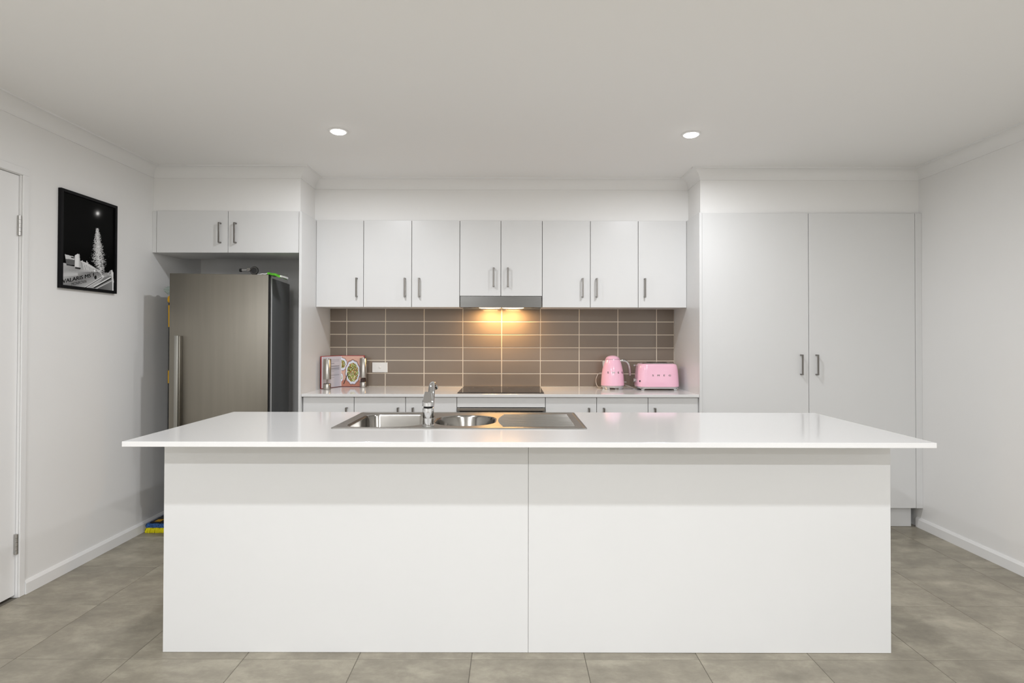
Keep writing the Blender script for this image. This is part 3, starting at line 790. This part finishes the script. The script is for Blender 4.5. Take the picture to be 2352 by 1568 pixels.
def art_pos(u, v): return (XPR, iy0 + (iy1 - iy0) * u, iz0 + (iz1 - iz0) * v)
part('backing', MB().box(XL + 0.0006, XPR - 0.0004, iy0, iy1, iz0, iz1), 'frame_black', t)
pr = raster('print', 190, 310, art_uv, art_pos, 'print_art', t)
def plane_text(body, A, B, hgt, offset, name, m, parent):
    # baseline from A to B (print units), letter height hgt
    ua, va = hap(HI, *A); ub, vb = hap(HI, *B)
    Wm, Hm = (iy1 - iy0), (iz1 - iz0)
    a = Vector((ua * Wm, va * Hm)); b = Vector((ub * Wm, vb * Hm))
    up_u, up_v = hap(HI, A[0], A[1] - hgt); hh = (up_v - va) * Hm
    me = text_mesh(body, 1.0, 0.0, offset)
    xs_ = [v.co.x for v in me.vertices]; ys_ = [v.co.y for v in me.vertices]
    x0, x1, y0, y1 = min(xs_), max(xs_), min(ys_), max(ys_)
    d_ = b - a
    for v in me.vertices:
        s = (v.co.x - x0) / (x1 - x0); h = (v.co.y - y0) / (y1 - y0)
        pp = a + d_ * s + Vector((0.10 * hh * h * 0, hh * h))
        v.co = Vector((XPR + 0.0006, iy0 + pp.x, iz0 + pp.y)) - ORI[parent]
    return link(name, me, m, parent)
plane_text('VALARIS MS 1', (192, 1343), (588, 1250), 50, 0.022, 'lettering', 'black_plastic', pr)
plane_text('MONROVIA', (308, 1372), (496, 1330), 40, 0.0, 'lettering', 'black_plastic', pr)

# ================================================================== SMALL THINGS ON THE BACK BENCH
# cookbook standing open in the corner
bh, bz0 = 0.238, BT + 0.0008
sp0 = Vector((-1.3100, 4.3520)); le = Vector((-1.3920, 4.1450)); re = Vector((-1.1240, 4.3500))
t = thing('cookbook', 'open red cookbook with a salad photo, standing in the corner', 'book', (-1.25, 4.30, BT))
def slab_dir(a, b, th, z0, z1, off):
    d_ = (b - a).normalized(); n = Vector((d_.y, -d_.x))         # towards the room
    if n.y > 0: n = -n
    p0, p1 = a + n * off, b + n * off; p2, p3 = p1 + n * th, p0 + n * th
    return MB().prism([tuple(p0), tuple(p1), tuple(p2), tuple(p3)], 'z', z0, z1), n
lp, nL = slab_dir(sp0, le, 0.0026, bz0, bz0 + bh, 0); part('cover', lp, 'red_cloth', t)
rp, nR = slab_dir(sp0, re, 0.0026, bz0, bz0 + bh, 0); part('cover', rp, 'red_cloth', t)
dl = (le - sp0).normalized(); dr = (re - sp0).normalized()
lp, _ = slab_dir(sp0 + dl * 0.003, le - dl * 0.007, 0.009, bz0 + 0.004, bz0 + bh - 0.004, 0.0028); part('page_block', lp, 'paper', t)
rp, _ = slab_dir(sp0 + dr * 0.003, re - dr * 0.007, 0.009, bz0 + 0.004, bz0 + bh - 0.004, 0.0028); part('page_block', rp, 'paper', t)
part('spine', MB().box(sp0.x - 0.010, sp0.x + 0.010, sp0.y + 0.003, sp0.y + 0.006, bz0, bz0 + bh + 0.002), 'plinth_dark', t)
def text_page(u, v):
    c = lin((206, 203, 212)); k = lin((150, 148, 158)); x, y = u, 1 - v
    blocks = ((0.10, 0.16), (0.20, 0.24), (0.30, 0.45), (0.47, 0.51), (0.58, 0.66), (0.68, 0.70))
    for a, b in blocks:
        if a < y < b and 0.12 < x < (0.88 if b - a > 0.05 else 0.62) and int(y * 90) % 2 == 0: return k
    return c
def salad(u, v):
    # u 0..1 left to right, v 0..1 bottom to top; proportions as on the page
    x, y = u, 1 - v
    c = lin((222, 178, 160)) if y < 0.8 else lin((192, 130, 110))
    c = tuple(q * (0.94 + 0.12 * hash2(int(x * 60), int(y * 80))) for q in c)
    def plate(cx, cy, rx, ry, sal):
        a = math.atan2((y - cy) / ry, (x - cx) / rx); r = math.hypot((x - cx) / rx, (y - cy) / ry) / (1 + 0.03 * math.sin(a * 11))
        if r > 1.08: return None
        if r > 1.0: return lin((150, 104, 88))
        if r > sal: return lin((232, 234, 244)) if r < 0.93 else lin((206, 210, 224))
        h = hash2(int(x * 17 + y * 5) + 3, int(y * 19 - x * 4)); g = hash2(int(x * 44), int(y * 56) + 9)
        pal = [(196, 206, 120), (230, 224, 172), (112, 146, 54), (62, 52, 42), (196, 84, 58), (150, 180, 84), (238, 232, 200), (84, 92, 48)]
        return lin(pal[int(((h * 0.75 + g * 0.25) * 15.98) % 8)])
    for a in ((0.02, 0.27, 0.24, 0.21, 0.66), (0.0, 0.71, 0.075, 0.13, 0.5), (0.515, 0.54, 0.325, 0.395, 0.80)):
        q = plate(*a)
        if q: c = q
    if seg_d((x, y * 1.25), (0.30, 0.565 * 1.25), (0.11, 0.918 * 1.25)) < 0.020: c = lin((70, 60, 58))
    return c
def pos_on(a, d_, n, off, w0, w1):
    def f(u, v):
        pp = a + d_ * (w0 + (w1 - w0) * u) + n * off
        return (pp.x, pp.y, bz0 + 0.0045 + (bh - 0.009) * v)
    return f
llen = (le - sp0).length; rlen = (re - sp0).length
raster('text_page', 40, 90, text_page, pos_on(le, -dl, nL, 0.0122, 0.008, llen - 0.004), 'print_page', t)
raster('photo_page', 110, 140, salad, pos_on(sp0, dr, nR, 0.0122, 0.012, rlen - 0.007), 'print_page', t)

def grinder(x, y, label, fill):
    t = thing('pepper_grinder', label, 'grinder', (x, y, BT), 'steel grinders beside the cookbook')
    part('base', MB().lathe([(0.0245, 0.0006), (0.0262, 0.002), (0.0262, 0.040), (0.0250, 0.042), (0.001, 0.042)], x, y, 32, cz=BT), 'steel', t, True)
    g = part('glass_section', MB().lathe([(0.0232, 0.0422), (0.0232, 0.0738), (0.0212, 0.0738), (0.0212, 0.0422)], x, y, 32, cz=BT, ring=True), 'glass_clear', t, True)
    part('spindle', MB().lathe([(0.006, 0.0424), (0.006, 0.0736), (0.001, 0.0736)], x, y, 14, cz=BT), 'steel', t, True)
    if fill: part('spice', MB().lathe([(0.0205, 0.0424), (0.0205, 0.066), (0.008, 0.070), (0.0065, 0.070), (0.0065, 0.0424)], x, y, 24, cz=BT, ring=True), 'salt_dark', t, True)
    part('body', MB().lathe([(0.001, 0.074), (0.0255, 0.074), (0.0268, 0.0755), (0.0268, 0.218), (0.0250, 0.2205), (0.001, 0.2205)], x, y, 32, cz=BT), 'steel', t, True)
    part('seam_ring', MB().lathe([(0.0262, 0.0415), (0.0266, 0.0415), (0.0266, 0.0432), (0.0262, 0.0432)], x, y, 32, cz=BT, ring=True), 'black_plastic', t, True)
    part('button', MB().lathe([(0.001, 0.2207), (0.009, 0.2207), (0.009, 0.2255), (0.001, 0.2262)], x, y, 20, cz=BT), 'chrome', t, True)
grinder(-1.3305, 4.1060, 'steel grinder with clear empty window, in front of the cookbook text page', False)
grinder(-1.1195, 4.2950, 'steel grinder with dark spice in its window, right of cookbook', True)

# isolator switch on the splashback
t = thing('wall_switch', 'white rocker switch plate on the splashback beside the cookbook', 'switch', (-1.0113, TF, 1.0395))
part('plate', MB().box(-1.0703, -0.9523, TF - 0.0095, TF - 0.0003, 1.0015, 1.0775, 0.0022, 2), 'white_plastic', t)
part('insert', MB().box(-1.0490, -0.9740, TF - 0.0106, TF - 0.0096, 1.0100, 1.0690, 0.0004, 1), 'white_plastic', t)
part('rocker', MB().lathe([(0.0085, 0.0), (0.0085, -0.003), (0.006, -0.0045), (0.001, -0.0048)], -1.0113, TF - 0.0106, 20, 'y', 1.0395), 'white_plastic', t, True)

# ------------------------------------------------------------------ kettle
kx, ky = 0.7482, 4.2100
US = 1 / 7.84 * 4.2 / F                              # photo detail units to metres at the kettle
t = thing('kettle', 'pink dome-lidded kettle with chrome handle and base', 'kettle', (kx, ky, BT))
def kp(hw, y): return (hw * US, (905 - y) * US)
bodyp = [kp(60, 838), kp(206, 838), kp(209, 834), kp(207, 790), kp(203, 720), kp(198, 660), kp(190, 600), kp(180, 545), kp(168, 490), kp(153, 435), kp(136, 385), kp(129, 372), kp(40, 372)]
part('body', MB().lathe(bodyp, kx, ky, 48, cz=BT), 'pink', t, True)
part('lid_seam', MB().lathe([kp(40, 371.5), kp(125, 371.5), kp(125, 367.5), kp(40, 367.5)], kx, ky, 40, cz=BT), 'nickel', t, True)
part('lid', MB().lathe([kp(40, 367), kp(126, 367), kp(127, 362), kp(119, 348), kp(106, 334), kp(86, 320), kp(58, 309), kp(28, 304), kp(1, 302)], kx, ky, 48, cz=BT), 'pink', t, True)
bs = MB().lathe([kp(180, 874), kp(192, 874), kp(203, 858), kp(205, 839), kp(100, 839)], kx, ky, 48, cz=BT)
part('power_base', bs, 'chrome', t, True)
for k in range(4):
    a = PI / 4 + k * PI / 2
    fm = []
    for r_ in range(9):
        aa = a - 0.34 + 0.68 * r_ / 8; fm.append(aa)
    ring0 = [(kx + 176 * US * math.cos(q), ky + 176 * US * math.sin(q)) for q in fm] + [(kx + 145 * US * math.cos(q), ky + 145 * US * math.sin(q)) for q in fm[::-1]]
    ring1 = [(kx + 190 * US * math.cos(q), ky + 190 * US * math.sin(q)) for q in fm] + [(kx + 145 * US * math.cos(q), ky + 145 * US * math.sin(q)) for q in fm[::-1]]
    part('foot', MB().loft([[(x, y, BT + 0.0006) for x, y in ring0], [(x, y, BT + 31 * US) for x, y in ring1]]), 'chrome', t, True)
def kxz(px, py, dy=0.0): return (kx + (px - 525) * US, ky + dy, BT + (905 - py) * US)
hpth = smooth_path([kxz(655, 398), kxz(700, 394), kxz(752, 402), kxz(798, 440), kxz(822, 500), kxz(834, 580), kxz(842, 662)], 6)
part('handle', MB().tube(hpth, [0.0085 + 0.0015 * math.sin(PI * k / (len(hpth) - 1)) for k in range(len(hpth))], 18), 'chrome', t, True)
spr = []
for (pxa, pyv, wd) in ((352, 530, 0.004), (346, 470, 0.012), (342, 420, 0.019), (338, 393, 0.024)):
    x0_, _, z_ = kxz(pxa, pyv); x1_ = kx - (0.30 * (905 - pyv) > 0) * 118 * US
    spr.append([(x0_, ky - wd * 0.35, z_), (x1_, ky - wd, z_), (x1_, ky + wd, z_), (x0_, ky + wd * 0.35, z_)])
part('spout', MB().loft(spr), 'chrome', t, True)
part('lever_switch', MB().tube([kxz(728, 778, -0.01), kxz(752, 778, -0.01)], 0.003, 8).lathe([(0.001, 0), (0.0045, 0.001), (0.0045, 0.007), (0.001, 0.008)], kx + (750 - 525) * US, ky - 0.01, 12, 'x', BT + (905 - 778) * US), 'chrome', t, True)
def body_r(h):
    for (r0, h0), (r1, h1) in zip(bodyp[1:], bodyp[2:]):
        if h0 <= h <= h1: return r0 + (r1 - r0) * (h - h0) / max(h1 - h0, 1e-9)
    return bodyp[2][0]
for ch, dx_ in zip('SMEG', (-108, -15, 72, 150)):
    me = text_mesh(ch, 0.0190, 0.0006, 0.0006, 1.3); me.materials.append(MATS['nickel'])
    hz_ = (905 - 603) * US; rr = body_r(hz_) + 0.0008
    a = math.asin(max(-0.98, min(0.98, dx_ * US / rr)))
    o = inst('letter', me, t, (kx + rr * math.sin(a), ky - rr * math.cos(a), BT + hz_))
    o.rotation_euler = (PI / 2 - 0.16, 0, a)
solo('power_cord', MB().tube(smooth_path([kxz(345, 893, 0.05), kxz(300, 890, 0.07), kxz(272, 850, 0.09), kxz(268, 780, 0.12), kxz(290, 715, 0.14), kxz(330, 655, 0.15), kxz(400, 640, 0.153)], 6), 0.0028, 8), 'cord_grey',
     'pale grey cord looping up the tiles behind the kettle', 'cord', kxz(345, 893, 0.05), smooth=True)

# ------------------------------------------------------------------ toaster
qx, qy = 1.0627, 4.1700
UT = 1 / 7.84 * 4.09 / F
t = thing('toaster', 'wide pink two-slice toaster with chrome base and controls', 'toaster', (qx, qy, BT))
def rr_ring(a, b, r, z, n=7):
    return [(x, y, z) for x, y in outline(qx - a, qx + a, qy - b, qy + b, (r,) * 4, n)]
def tz(py): return BT + (915 - py) * UT
prof_t = [(378, 0.092, 852), (381, 0.094, 846), (379, 0.094, 780), (374, 0.0935, 700), (368, 0.0925, 620), (360, 0.091, 545), (351, 0.089, 490), (340, 0.085, 462), (324, 0.078, 445), (300, 0.068, 438), (280, 0.058, 436.5)]
part('body', MB().loft([rr_ring(a * UT, b, min(0.055, b * 0.62), tz(z)) for a, b, z in prof_t]), 'pink', t, True)
part('top_trim', MB().loft([rr_ring(285 * UT, 0.056, 0.030, tz(436.3)), rr_ring(278 * UT, 0.054, 0.030, tz(428)), rr_ring(240 * UT, 0.048, 0.028, tz(419)), rr_ring(150 * UT, 0.042, 0.025, tz(416))]), 'chrome', t, True)
for s in (-1, 1): part('slot', MB().box(qx - 0.070, qx + 0.070, qy + s * 0.020 - 0.010, qy + s * 0.020 + 0.010, tz(416) + 0.0002, tz(414), 0.0004, 1), 'black_plastic', t)
part('base', MB().loft([rr_ring(360 * UT, 0.088, 0.050, tz(886)), rr_ring(374 * UT, 0.092, 0.052, tz(872)), rr_ring(376 * UT, 0.0925, 0.052, tz(853))]), 'chrome', t, True)
for sx_ in (-1, 1):
    for sy_ in (-1, 1):
        x_, y_ = qx + sx_ * 292 * UT, qy + sy_ * 0.068
        part('foot', MB().loft([[(x_ + i * 22 * UT, y_ + j * 0.010, BT + 0.0006) for i, j in ((-1, -1), (1, -1), (1, 1), (-1, 1))], [(x_ + i * 34 * UT, y_ + j * 0.016, tz(884)) for i, j in ((-1, -1), (1, -1), (1, 1), (-1, 1))]]), 'chrome', t)
def txz(px, py, dy): return (qx + (px - 1331) * UT, qy + dy, tz(py))
part('lever', MB().tube([txz(990, 472, 0), txz(945, 472, 0)], 0.0025, 10).lathe([(0.001, -0.009), (0.0055, -0.0075), (0.0088, 0), (0.0055, 0.0075), (0.001, 0.009)], *txz(932, 472, 0)[:2], 18, 'x', tz(472)), 'chrome', t, True)
part('dial', MB().lathe([(0.001, -0.009), (0.013, -0.009), (0.0155, -0.007), (0.0155, 0.009), (0.001, 0.009)], *txz(928, 742, -0.0)[:2], 24, 'x', tz(742)), 'chrome', t, True)
part('dial_mark', MB().lathe([(0.006, 0), (0.006, -0.0012), (0.001, -0.0014)], txz(984, 748, 0)[0], qy - 0.0775, 12, 'y', tz(748)), 'black_plastic', t, True)
part('cord_guide', MB().box(txz(1690, 0, 0)[0], txz(1716, 0, 0)[0], qy - 0.02, qy + 0.03, tz(880), tz(812), 0.002, 2), 'chrome', t, True)
for ch, px_ in zip('SMEG', (1212, 1310, 1412, 1512)):
    me = text_mesh(ch, 0.0170, 0.0005, 0.0006, 1.4); me.materials.append(MATS['nickel'])
    o = inst('letter', me, t, (qx + (px_ - 1331) * UT, qy - 0.0933, tz(645))); o.rotation_euler = (PI / 2 - 0.02, 0, 0)
solo('power_cord', MB().tube(smooth_path([txz(805, 860, 0.10), txz(850, 868, 0.08), txz(900, 888, 0.05), txz(940, 905, 0.03), txz(985, 906, 0.03), txz(1040, 906, 0.04)], 6), 0.0028, 8), 'cord_grey',
     'pale grey cord trailing on the bench between kettle and toaster', 'cord', txz(940, 911, 0.03), smooth=True)
